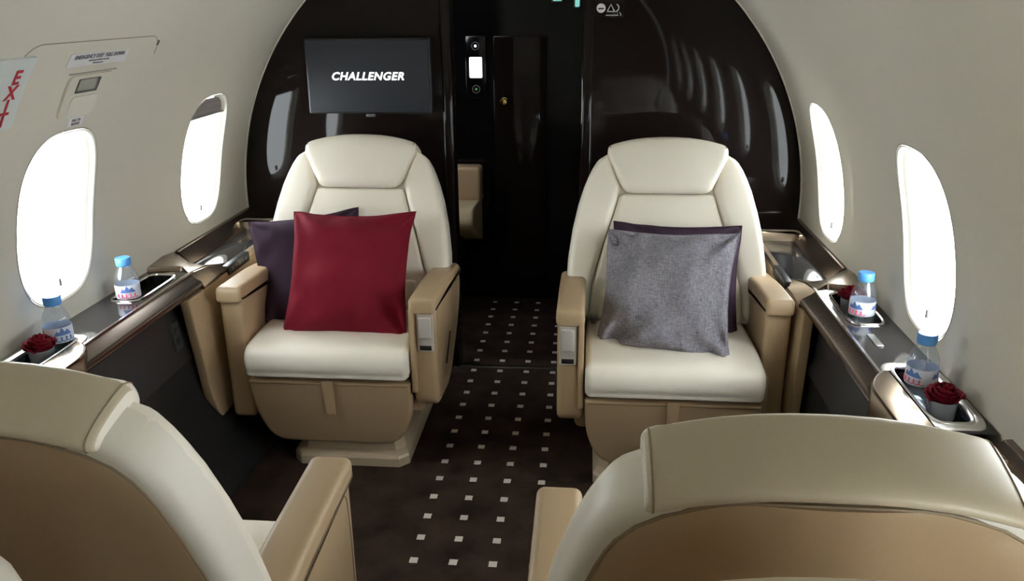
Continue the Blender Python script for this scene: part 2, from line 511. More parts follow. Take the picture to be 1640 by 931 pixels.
# closet door in the partition
dr = empty('door_1', (-.05, 4.13, 0)); tag(dr, 'dark glossy door slab in the far partition with brass knob', 'door', kind='structure')
bm = bmesh.new(); box(bm, -.13, .13, -.012, 0, .02, 1.34, .004); obj('door_panel', bm, BLACKGLOSS, dr)
bm = bmesh.new()
lathe(bm, [(.001, 0), (.018, 0), (.018, .004), (.008, .008), (.008, .02), (.017, .026), (.019, .034), (.014, .042), (.001, .044)], 20)
bmesh.ops.transform(bm, matrix=Matrix.Translation((-.078, -.012, 1.033)) @ Matrix.Rotation(pi / 2, 4, 'X'), verts=bm.verts)
obj('door_knob', bm, GOLD, dr)

# switch panel on the partition
cp = empty('switch_panel', (-.267, 4.13, 1.19)); tag(cp, 'black cabin control panel with small lit white display and two round buttons', 'control panel')
bm = bmesh.new(); box(bm, -.05, .05, -.008, 0, -.15, .15, .003); obj('face_plate', bm, BLACKDEEP, cp)
bm = bmesh.new(); prism(bm, rrect(-.031, .031, -.049, .049, .006, 3), lambda a, b, v: Vector((a, v, b + .003)), -.008, -.012, .0008, 2); obj('display', bm, LIT, cp)
for z in (.104, -.1):
    bm = bmesh.new()
    tube(bm, [Vector((.018 * cos(t), -.010, z + .018 * sin(t))) for t in [k / 24 * 2 * pi for k in range(24)]], .0025, 6, closed=True)
    b_ = obj('push_button', bm, GREYPLASTIC, cp)
    bm = bmesh.new(); lathe(bm, [(.001, 0), (.006, 0), (.006, .003), (.001, .004)], 14)
    bmesh.ops.transform(bm, matrix=Matrix.Translation((0, -.008, z)) @ Matrix.Rotation(pi / 2, 4, 'X'), verts=bm.verts)
    obj('button_light', bm, LIT if z > 0 else GREENLED, b_)
# small teal displays at the top
for i, (x, z, w_, h_) in enumerate(((.128, 1.512, .042, .032), (.222, 1.497, .022, .055))):
    dd = empty('instrument_display', (x, 4.128, z)); tag(dd, ('wide' if i == 0 else 'narrow') + ' small teal lit display high in the dark doorway', 'display', 'teal displays beyond the doorway')
    bm = bmesh.new(); box(bm, -w_ / 2 - .006, w_ / 2 + .006, -.014, .004, -h_ / 2 - .006, h_ / 2 + .006, .003); obj('housing', bm, DARKPLASTIC, dd)
    bm = bmesh.new(); prism(bm, rrect(-w_ / 2, w_ / 2, -h_ / 2, h_ / 2, .005, 3), lambda a, b, v: Vector((a, v, b)), -.014, -.017, .0006, 2); obj('screen', bm, TEAL, dd)

# jump seat
js = empty('jump_seat', (-.42, 3.98, 0)); tag(js, 'tan leather jump seat beyond the doorway beside the black partition', 'seat')
idm = lambda a, b, v: Vector((a, b, v))
bm = bmesh.new(); soft_loft(bm, [(.54, -.2, .182, .03, .13), (.725, -.2, .182, .03, .13)], idm, .02, .02); obj('backrest', bm, TAN, js)
bm = bmesh.new()
prism(bm, round_poly([(-.22, .47), (.15, .32), (.15, .555), (-.20, .565)], [.05, .02, .03, .05]), lambda a, b, v: Vector((v, a, b)), -.2, .172, .015, 4)
obj('seat_cushion', bm, mat('cream_tan_leather', (.52, .42, .27), .45, bump=.1), js)
bm = bmesh.new(); box(bm, -.18, .08, -.1, .14, 0, .40, .01); obj('base', bm, BLACKDEEP, js)

# monitor
mo = empty('monitor', (-.56, 3.245, 1.2275)); tag(mo, 'wide flat monitor on the black bulkhead with lit white lettering', 'monitor')
bm = bmesh.new(); prism(bm, rrect(-.243, .243, -.141, .141, .006, 3), lambda a, b, v: Vector((a, v, b)), -.012, -.05, .003, 2); obj('housing', bm, DARKPLASTIC, mo)
bm = bmesh.new(); box(bm, -.235, .235, -.0535, -.048, -.133, .133, .001); obj('screen', bm, SCREEN, mo)
text_mesh('screen_lettering', 'CHALLENGER', SCREENTXT, .0405, Matrix.Translation((-.003, -.055, .0)) @ Matrix.Rotation(pi / 2, 4, 'X'), mo, shear=.26, offset=.0009, sx=1.06, space=1.09)
bm = bmesh.new(); box(bm, -.09, .09, -.014, 0, -.09, .09, .003); obj('mount', bm, DARKPLASTIC, mo)
bm = bmesh.new(); box(bm, -.018, .018, -.052, -.04, -.153, -.141, .002); obj('sensor', bm, GREYPLASTIC, mo)

# seat-belt / no-smoking sign
sg = empty('warning_sign', (.353, 3.245, 1.466)); tag(sg, 'small dim warning sign with round and triangular symbols high on bulkhead', 'sign')
bm = bmesh.new(); box(bm, -.055, .055, -.004, 0, -.032, .032, .001); obj('sign_plate', bm, BLACKGLOSS, sg)
bm = bmesh.new()
def arcp(cx, cz, r_, a, b, n=20): return [Vector((cx + r_ * cos(a + (b - a) * k / n), -.0055, cz + r_ * sin(a + (b - a) * k / n))) for k in range(n + 1)]
lathe(bm, [(.001, 0), (.0165, 0), (.0165, .0015), (.001, .0016)], 28)
bmesh.ops.transform(bm, matrix=Matrix.Translation((-.03, -.004, .003)) @ Matrix.Rotation(pi / 2, 4, 'X'), verts=bm.verts)
obj('round_symbol', bm, SIGNLIT, sg)
bm = bmesh.new(); box(bm, -.040, -.020, -.0066, -.0056, -.001, .004); obj('symbol_bar', bm, BLACKDEEP, sg)
bm = bmesh.new()
tube(bm, [Vector((-.006, -.0055, -.006)), Vector((.006, -.0055, .016)), Vector((.018, -.0055, -.006))], .0018, 6)
tube(bm, [Vector((-.008, -.0055, -.009)), Vector((.02, -.0055, -.009))], .0018, 6)
tube(bm, arcp(.022, .004, .013, -1.6, 1.2), .0018, 6)
tube(bm, [Vector((-.012, -.0055, -.022)), Vector((.033, -.0055, -.022))], .0012, 6)
obj('belt_symbol', bm, SIGNLIT, sg)

# ---------------------------------------------------------------- hatch, placards, exit sign on the left wall
def phi_of_z(z): return math.asin((z - ZC) / R)
def wall_patch(bm, y0, y1, p0, p1, dep0, dep1, rad, nseg=5, bev=.001):
    """rounded rectangle raised off the left wall, between two depths (negative = into the cabin)"""
    pts = []
    for a, b in rrect(y0, y1, p0 * R, p1 * R, rad, nseg): pts.append((a, b))
    # densify
    dens = []
    for i in range(len(pts)):
        a, b = Vector(pts[i]), Vector(pts[(i + 1) % len(pts)])
        k = max(1, int((b - a).length / .03))
        for q in range(k): dens.append(a + (b - a) * q / k)
    n = len(dens); c = Vector(((y0 + y1) / 2, (p0 + p1) / 2 * R))
    secs = [[PW(-1, p.x, p.y / R, dep0) for p in dens], [PW(-1, p.x, p.y / R, dep1 + bev) for p in dens]]
    for f in (1.0, .97, .8, .6, .4, .2, .02):
        q = [c + (p - c) * f for p in dens]
        secs.append([PW(-1, p.x, p.y / R, dep1) for p in q])
    loft(bm, secs)
def wall_line(bm, pts, r=.002, dep=-.0005):
    tube(bm, [PW(-1, y, p, dep) for y, p in pts], r, 6)
hz = phi_of_z(1.414)
hatch = empty('exit_hatch', (-R, 1.98, .9)); tag(hatch, 'cream emergency exit hatch outlined by seams around nearest left window', 'hatch')
hinv = Matrix.Translation(-hatch.location)
def hobj(name, bm, m, parent=hatch, **k):
    bmesh.ops.transform(bm, matrix=hinv, verts=bm.verts); return obj(name, bm, m, parent, **k)
bm = bmesh.new()
ring = []
r_ = .06
for a, b in rrect(1.69, 2.275, radians(-12) * R, hz * R, r_, 8): ring.append((a, b / R))
dens = []
for i in range(len(ring)):
    a, b = Vector(ring[i]), Vector(ring[(i + 1) % len(ring)]); k = max(1, int((b - a).length / .03))
    for q in range(k): dens.append(a + (b - a) * q / k)
tube(bm, [PW(-1, p.x, p.y, .0006) for p in dens if p.y > radians(34)], .0014, 6)
hobj('seam', bm, GROOVE)
LY0, LY1 = 1.80, 2.01
bm = bmesh.new(); wall_patch(bm, 1.905, 2.095, phi_of_z(1.232), phi_of_z(1.336), .001, -.006, .02); lc = hobj('latch_cover', bm, WALLM)
bm = bmesh.new(); wall_patch(bm, 1.942, 2.036, phi_of_z(1.294), phi_of_z(1.328), -.005, -.0072, .003); hobj('latch_recess', bm, DARKPLASTIC, lc)
bm = bmesh.new(); wall_patch(bm, 1.944, 2.020, phi_of_z(1.300), phi_of_z(1.327), -.006, -.0082, .002); hobj('latch_window', bm, LATCHGLASS, lc)
bm = bmesh.new(); wall_patch(bm, 1.935, 2.045, phi_of_z(1.236), phi_of_z(1.286), -.004, -.010, .012); hobj('latch_flap', bm, BEZEL, lc)
bm = bmesh.new(); wall_line(bm, [(1.90, phi_of_z(1.339)), (2.0, phi_of_z(1.339)), (2.105, phi_of_z(1.339))], .0016); hobj('latch_groove', bm, GROOVE)
for a, b, c in ((2.262, 1.402, .012),):
    bm = bmesh.new(); wall_line(bm, [(a, phi_of_z(b)), (a + .003, phi_of_z(b - c))], .003); hobj('hinge_pin', bm, GREYPLASTIC)

def wall_text(name, body, m, size, y, z, parent, inv, roll=0, sx=1, dep=-.0022, offset=0):
    p = phi_of_z(z)
    nx = Vector((cos(p), 0, -sin(p)))            # inward normal of the left wall
    up = Vector((sin(p), 0, cos(p)))             # towards the ceiling along the wall
    rt = up.cross(nx)
    ex, ey = rt * cos(roll) + up * sin(roll), -rt * sin(roll) + up * cos(roll)
    mtx = Matrix(((ex.x, ey.x, nx.x, 0), (ex.y, ey.y, nx.y, 0), (ex.z, ey.z, nx.z, 0), (0, 0, 0, 1)))
    return text_mesh(name, body, m, size, inv @ Matrix.Translation(PW(-1, y, p, dep)) @ mtx, parent, sx=sx, offset=offset, extrude=.0004)

pl = empty('placard', PW(-1, 1.97, phi_of_z(1.375))); tag(pl, 'white printed placard on the exit hatch above the latch', 'placard'); pinv = Matrix.Translation(-pl.location)
bm = bmesh.new(); wall_patch(bm, 1.872, 2.125, phi_of_z(1.357), phi_of_z(1.386), .0005, -.0012, .002); bmesh.ops.transform(bm, matrix=pinv, verts=bm.verts); obj('plate', bm, PLACARD, pl)
wall_text('lettering', 'EMERGENCY EXIT  PULL DOWN', INK, .0150, 1.998, 1.3785, pl, pinv, offset=.0004)
wall_text('lettering', 'remove panel before opening', INK, .0075, 1.998, 1.3695, pl, pinv)
wall_text('lettering', 'lift hatch inward', INK, .0065, 1.998, 1.3625, pl, pinv)
p2 = empty('placard', PW(-1, 1.90, phi_of_z(1.217))); tag(p2, 'tiny printed placard just above the nearest left window', 'placard'); pinv = Matrix.Translation(-p2.location)
bm = bmesh.new(); wall_patch(bm, 1.965, 2.03, phi_of_z(1.206), phi_of_z(1.228), -.0, -.0014, .002); bmesh.ops.transform(bm, matrix=pinv, verts=bm.verts); obj('plate', bm, PLACARD, p2)
wall_text('lettering', 'PULL TO', INK, .0095, 1.9975, 1.221, p2, pinv, offset=.0003)
wall_text('lettering', 'RELEASE', INK, .0095, 1.9975, 1.212, p2, pinv, offset=.0003)

ex = empty('exit_sign', PW(-1, 1.66, phi_of_z(1.31))); tag(ex, 'pale exit sign with stacked red letters at upper left wall', 'exit sign'); pinv = Matrix.Translation(-ex.location)
bm = bmesh.new(); wall_patch(bm, 1.60, 1.738, phi_of_z(1.240), phi_of_z(1.392), .0, -.006, .006); bmesh.ops.transform(bm, matrix=pinv, verts=bm.verts); obj('sign_face', bm, SIGNW, ex)
for ch, z in zip('EXIT', (1.352, 1.320, 1.290, 1.262)):
    wall_text('letter', ch, SIGNR, .049, 1.694, z, ex, pinv, dep=-.0072, offset=.0012)

# ---------------------------------------------------------------- seats
LEAN = math.atan(.46)
SB, CB_ = sin(LEAN), cos(LEAN)
def BK(x, d, s): return Vector((x, .10 + s * SB - d * CB_, .45 + s * CB_ + d * SB))
def interp(tab, v):
    if v <= tab[0][0]: return tab[0][1]
    for (a, x), (b, y) in zip(tab[:-1], tab[1:]):
        if v <= b: return x + (y - x) * (v - a) / (b - a)
    return tab[-1][1]
WOUT = [(0, .318), (.1, .338), (.2, .334), (.3, .320), (.4, .298), (.46, .276), (.50, .257), (.53, .238), (.555, .20), (.575, .15)]
WIN = [(0, .262), (.12, .25), (.245, .215), (.36, .178), (.43, .158), (.50, .175), (.555, .19)]

def yz(a, b, v): return Vector((v, a, b))
def make_seat(inb, lean=24.7, ks=1.0, of=0):
    """origin at the floor under the seat, sitter faces -Y; inb = +1 when the aisle is at +X"""
    root = empty('cabin_seat')
    SB, CB_ = sin(radians(lean)), cos(radians(lean))
    def BK(x, d, s): return Vector((x, .10 + s * ks * SB - d * CB_, .45 + s * ks * CB_ + d * SB))
    # pedestal
    bm = bmesh.new(); ox = inb * .035
    secs = []
    for z, hx, ya, yb, ch in ((0, .20, -.24, .26, .03), (.03, .20, -.24, .26, .03), (.038, .197, -.235, .26, .03), (.05, .185, -.215, .25, .03), (.16, .165, -.19, .24, .03), (.27, .16, -.18, .24, .03)):
        secs.append([Vector((ox + a, b, z)) for a, b in ((-hx + ch, ya), (hx - ch, ya), (hx, ya + ch), (hx, yb - ch), (hx - ch, yb), (-hx + ch, yb), (-hx, yb - ch), (-hx, ya + ch))])
    loft(bm, secs); obj('pedestal', bm, PLASTIC_TAN, root, angle=25)
    # frame tub under the cushion
    bm = bmesh.new(); box(bm, -.30, .30, -.22, .26, .2, .40, .02); obj('seat_frame', bm, TAN, root)
    # leg rest
    bm = bmesh.new()
    o2 = round_poly([(-.268, .338), (.268, .338), (.262, .20), (.215, .092), (-.215, .092), (-.262, .20)], [.01, .01, .08, .07, .07, .08], 6)
    prism(bm, o2, lambda a, b, v: Vector((a, v + (.338 - b) * .18, b)), -.295, -.225, .012, 4)
    lr = obj('leg_rest', bm, TAN, root)
    bm = bmesh.new()
    prism(bm, [(-.019, .345), (.019, .345), (.016, .22), (-.016, .22)], lambda a, b, v: Vector((a, v + (.338 - b) * .12, b)), -.296, -.305, .003, 2)
    obj('pull_strap', bm, TAN, lr)
    # cushion
    bm = bmesh.new()
    prof = smooth_poly([(-.285, .352), (-.312, .375), (-.318, .41), (-.302, .445), (-.255, .462), (-.10, .466), (.08, .455), (.16, .44), (.17, .39), (.14, .352), (-.08, .346)], 5)
    prism(bm, prof, yz, -.268, .268, .022, 5)
    cu = obj('seat_cushion', bm, WHITE, root)
    # armrests
    for s in (1, -1):
        inner = (s == inb)
        xa, xb = (.276, .354)
        prof = round_poly([(-.265, .245), (-.265, .606), (.02, .595), (.24, .566), (.27, .50), (.20, .40), (.03, .25), (-.06, .225)] if inner else
                          [(-.245 + of, .17), (-.245 + of, .615), (.02, .604), (.24, .578), (.27, .50), (.22, .36), (.16, .17)],
                          [.05, .012, .06, .05, .04, .05, .04, .03] if inner else [.03, .012, .06, .05, .04, .05, .03], 5)
        bm = bmesh.new(); prism(bm, prof, yz, s * xa, s * xb, .016, 5)
        ar = obj('armrest', bm, TAN, root)
        # pad along the top, overhanging the front
        f = -.283 if inner else -.262 + of
        bm = bmesh.new()
        if inner:
            # the pad runs forward and drops as a frame round the handle plate
            pr = round_poly([(f, .575), (f, .628), (.0, .618), (.225, .590), (.268, .55), (.20, .53), (.0, .565)], [.008, .02, .06, .03, .01, .05, .05], 5)
        else:
            pr = round_poly([(f, .590), (f, .642), (.0, .632), (.23, .600), (.268, .555), (.20, .53), (.0, .575)], [.008, .025, .06, .03, .01, .05, .05], 5)
        prism(bm, pr, yz, s * (xa - .004), s * (xb + .004), .016, 5)
        obj('arm_pad', bm, TAN, ar)
        if inner:
            bm = bmesh.new()   # raised inner strip beside the handle
            prism(bm, rrect(-.284, -.25, .30, .60, .012, 4), yz, s * (xa - .003), s * (xa + .014), .005, 3)
            obj('front_strip', bm, TAN, ar)
            cx = s * (xa + .046)
            bm = bmesh.new(); prism(bm, rrect(cx - .026, cx + .026, .445, .575, .006, 3), lambda a, b, v: Vector((a, v, b)), -.262, -.272, .003, 2)
            hp = obj('handle_plate', bm, HANDLE, ar)
            bm = bmesh.new(); prism(bm, rrect(cx - .020, cx + .020, .492, .567, .006, 3), lambda a, b, v: Vector((a, v - (b - .49) * .05, b)), -.270, -.282, .004, 3)
            obj('release_handle', bm, HANDLE, hp)
            bm = bmesh.new(); box(bm, cx - .019, cx + .019, -.2735, -.270, .45, .466, .001); obj('recess', bm, DARKPLASTIC, hp)
            # outer side: sewn panel and slot
            bm = bmesh.new()
            tube(bm, [Vector((s * (xb + .0005), y, z)) for y, z in ((-.10, .33), (-.05, .37), (-.01, .41))], .004, 6)
            obj('slot', bm, DARKPLASTIC, ar)
            bm = bmesh.new()
            tube(bm, [Vector((s * xb, p.x, p.y)) for p in smooth_poly([(-.235, .30), (-.235, .53), (-.19, .575), (.0, .565), (.19, .535), (.232, .49), (.16, .385), (.0, .268), (-.08, .25), (-.2, .262)], 6)], .0016, 6, closed=True)
            obj('stitching', bm, SEAM, ar)
    # back : shell, bolsters, centre panel, headrest
    bm = bmesh.new(); secs = []
    ss = [0, .1, .2, .3, .38, .44, .48, .50, .525, .545, .560, .568, .572]
    for k_, s in enumerate(ss):
        w = interp(WOUT, s) + .0012; e = max(0, (s - .55) / .022); th = .068 * sqrt(max(.04, 1 - e * e * .9)); ins = .012 * e * e
        half = [(.0015, .014), (.0, .006), (.0, -.030), (.002, -.046), (.009, -.058), (.020, -.0645), (.05, -.067), (.12, -.068)]
        q = [BK(w - a - ins, max(d, -th), s) for a, d in half] + [BK(-(w - a - ins), max(d, -th), s) for a, d in reversed(half)]
        secs.append(q)
    loft(bm, secs)
    obj('back_shell', bm, DIM_WHITE, root, angle=50)
    bm = bmesh.new(); secs = []
    ss = [-.08, .0, .1, .2, .3, .38, .44, .47, .49, .515, .535, .548, .556, .560]
    def PWD(s):
        w = interp(WOUT, s) - .026
        return w if s < .47 else max(.09, w - .07 * (1 - sqrt(max(0, 1 - ((s - .47) / .09) ** 2))))
    for s in ss:
        w = PWD(s)
        secs.append([BK(a, d, s) for a, d in ((w, -.045), (w, -.065), (w - .004, -.069), (w - .05, -.072), (0, -.073), (-w + .05, -.072), (-w + .004, -.069), (-w, -.065), (-w, -.045))])
    loft(bm, secs)
    rp = obj('rear_panel', bm, TAN, root, angle=50)
    bm = bmesh.new()
    path = [BK(-PWD(s) - .001, -.0665, s) for s in ss[1:]] + [BK(PWD(s) + .001, -.0665, s) for s in reversed(ss[1:])]
    tube(bm, path, .0022, 6); obj('stitching', bm, SEAM, rp)
    for s_ in (1, -1):
        bm = bmesh.new(); secs = []
        vs = (0, .06, .12, .18, .245, .30, .36, .43, .47, .50, .53, .553)
        rows = [(s, (interp(WIN, s) + .0015) * 1, interp(WOUT, s), -.03, .052 - .012 * (s / .55)) for s in vs]
        if s_ < 0: rows = [(s, -b, -a, c, d) for s, a, b, c, d in rows]
        soft_loft(bm, rows, BK, .026, .03, 6, 5)
        obj('side_bolster', bm, WHITE, root)
    bm = bmesh.new()
    soft_loft(bm, [(s, -interp(WIN, s) + .0015, interp(WIN, s) - .0015, -.05, .034 + .006 * sin(s / .43 * pi)) for s in (0, .06, .12, .18, .245, .30, .36, .418)], BK, .016, .014, 5, 4)
    obj('back_cushion', bm, WHITE, root)
    bm = bmesh.new()
    soft_loft(bm, [(.0, -.235, .235, -.03, .046), (.10, -.225, .225, -.03, .046)], BK, .02, .014, 4, 3); obj('lumbar_pad', bm, WHITE, root)
    # headrest: profile (d, s) swept across x
    bm = bmesh.new(); secs = []
    xs = [-.204, -.2035, -.201, -.196, -.186, -.168, -.150, -.135, -.11, -.07, -.03, 0]
    xs = xs + [-x for x in reversed(xs[:-1])]
    for x in xs:
        ax = abs(x)
        e = min(1, sqrt(max(0, 1 - ((max(ax, .186) - .186) / .0182) ** 2)) + .0)
        ins = (1 - e) * .014
        sb = interp([(0, .4165), (.125, .4165), (.145, .424), (.158, .440), (.17, .466), (.19, .508), (.205, .53)], ax)
        st = .607 - .030 * (ax / .2) ** 2.4
        cv = -.012 * (ax / .2) ** 2     # wraps round
        h_ = st - sb
        pts = [(.034 + cv, sb), (.060 + cv, sb + .07 * h_), (.068 + cv, sb + .30 * h_), (.064 + cv, st - .25 * h_), (.050 + cv, st - .065 * h_), (.028, st - .001), (-.005, st - .001),
               (-.040, st - .004), (-.064, st - .009), (-.077, st - .016), (-.080, st - .024), (-.075, st - .030), (-.05, st - .031), (-.01, min(max(sb, .46) + .005, st - .034))]
        mid = (-.02, st - .04)
        q = smooth_poly([(a + (mid[0] - a) * ins / .07, b + (mid[1] - b) * ins / .07) for a, b in pts], 3)
        secs.append([BK(x, p.x, p.y) for p in q])
    loft(bm, secs)
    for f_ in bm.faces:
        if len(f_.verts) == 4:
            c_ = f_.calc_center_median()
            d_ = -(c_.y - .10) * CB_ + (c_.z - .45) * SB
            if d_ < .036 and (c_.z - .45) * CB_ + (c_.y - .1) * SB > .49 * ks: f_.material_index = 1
    hr = obj('headrest', bm, (WHITE, SHADED_BEIGE), root, angle=60)
    for sec in (secs[3], secs[-4]):
        bm = bmesh.new(); tube(bm, sec[9:34], .0014, 6); obj('piping', bm, SEAM, hr)
    # lap belt half with buckle, at the aisle side of the cushion
    bm = bmesh.new(); prism(bm, rrect(-.02, .02, -.012, .012, .005, 3), lambda a, b, v: Vector((inb * (.238 + v), .02 + a, .487 + b)), 0, .014, .002, 2)
    bb = obj('belt_buckle', bm, GREYPLASTIC, root)
    bm = bmesh.new(); prism(bm, rrect(-.006, .14, -.012, .012, .003, 2), lambda a, b, v: Vector((inb * (.25 + v), .02 + a, .487 - a * .3 + b)), 0, .003, .001, 2); obj('belt_webbing', bm, DARKPLASTIC, bb)
    return root

SEATG = 'leather cabin seats'
sl = make_seat(1, 22.5, 1.04); sl.location = (-.535, 2.645, 0)
tag(sl, 'cream and tan leather seat facing the camera with the red pillow on it', 'seat', SEATG)
sr = make_seat(-1, 23.5, 1.055, .07); sr.location = (.56, 2.575, 0)
tag(sr, 'cream and tan leather seat facing the camera with the grey pillow on it', 'seat', SEATG)
nl = make_seat(-1, 12, .975); nl.location = (-.535, 1.15, 0); nl.rotation_euler = (0, 0, pi)
tag(nl, 'cream and tan leather seat seen from behind, at lower left corner', 'seat', SEATG)
nr_ = make_seat(1, 12, .975); nr_.location = (.56, 1.075, 0); nr_.rotation_euler = (0, 0, pi)
tag(nr_, 'cream and tan leather seat seen from behind, at lower right corner', 'seat', SEATG)
r3l = dup(nr_, (-.545, .41, 0), 0, 'cream seat corner peeking in at bottom left edge, behind near left seat', SEATG)
r3r = dup(nl, (.53, .345, 0), 0, 'sliver of a cream headrest at bottom edge, behind the near right seat', SEATG)

# ---------------------------------------------------------------- pillows
def pillow(name, m, W, H, T, loc, yaw, lean, roll, label, seed, ear=.5, wrink=1.0):
    N = 40; bm = bmesh.new()
    rnd = random.Random(seed); off = Vector((rnd.random() * 50, rnd.random() * 50, rnd.random() * 50))
    def P(u, v, s):
        x = W / 2 * u * (1 - .085 * (1 - v * v) * u * u)
        z = H / 2 * v * (1 - .085 * (1 - u * u) * v * v)
        wob = noise.noise(Vector((u * 3, v * 3, 7)) + off) * .006
        x += wob * abs(v); z += wob * abs(u)
        th = T / 2 * (max(0, (1 - u ** 4)) ** .6) * (max(0, (1 - v ** 4)) ** .6) * (.62 + .38 * (1 - u * u) * (1 - v * v))
        sag = 1 - .25 * v
        cu, cv = abs(u), abs(v)
        cr = max(0, cu * cv - .12)
        a = atan2(1.08 - cv, 1.08 - cu)             # direction seen from the corner
        fold = sin(a * 9 + off.x + (2 if u > 0 else 0) + (4 if v > 0 else 0)) * cr * .011
        wr = noise.noise(Vector((u * 1.8, v * 1.8, s)) + off) * .016 + noise.noise(Vector((u * 5, v * 3.0, s)) + off) * .006 * (cu + cv)
        y = s * (th * sag + (wr + fold) * wrink * min(1, th / (T * .16)))
        y += .018 * ear * (cu * cv) ** 3             # corners curl back
        return Vector((x, y, z))
    grid = {}
    for s in (-1, 1):
        for i in range(N + 1):
            for j in range(N + 1):
                u = sin((i / N - .5) * pi); v = sin((j / N - .5) * pi)
                edge = i in (0, N) or j in (0, N)
                if edge and s == 1: grid[(s, i, j)] = grid[(-1, i, j)]
                else: grid[(s, i, j)] = bm.verts.new(P(u, v, s))
        for i in range(N):
            for j in range(N):
                bm.faces.new((grid[(s, i, j)], grid[(s, i + 1, j)], grid[(s, i + 1, j + 1)], grid[(s, i, j + 1)]))
    o = obj(name, bm, m, None, sub=1)
    o.rotation_mode = 'QUATERNION'
    o.rotation_quaternion = (Matrix.Rotation(yaw, 3, 'Z') @ Matrix.Rotation(-lean, 3, 'X') @ Matrix.Rotation(roll, 3, 'Y')).to_quaternion()
    o.location = Vector(loc)
    tag(o, label, 'pillow', 'throw pillows on the far seats')
    bm = bmesh.new(); path = []
    for k in range(4 * 24):
        e, t = divmod(k, 24); t = t / 24 * 2 - 1
        u, v = ((t, -1), (1, t), (-t, 1), (-1, -t))[e]
        path.append(P(u, v, 1))
    tube(bm, path, .0028, 6, closed=True); obj('piping', bm, m, o)
    return o
pillow('throw_pillow', RED, .425, .43, .165, (-.507, 2.575, .636), radians(-2), radians(30), radians(-1), 'crimson red square pillow standing on the left far seat', 3, wrink=1.5)
pillow('throw_pillow', PLUM, .385, .385, .115, (-.678, 2.69, .617), radians(12), radians(28), radians(-6), 'dark plum pillow half hidden behind the red pillow', 5)
pillow('throw_pillow', GREY, .425, .410, .155, (.541, 2.508, .616), radians(-18), radians(30), radians(-4), 'grey melange square pillow standing on the right far seat', 8, wrink=2.6, ear=1)
pillow('throw_pillow', PLUM, .43, .40, .11, (.587, 2.662, .602), radians(-4), radians(26), radians(0), 'dark plum pillow behind the grey pillow', 11)

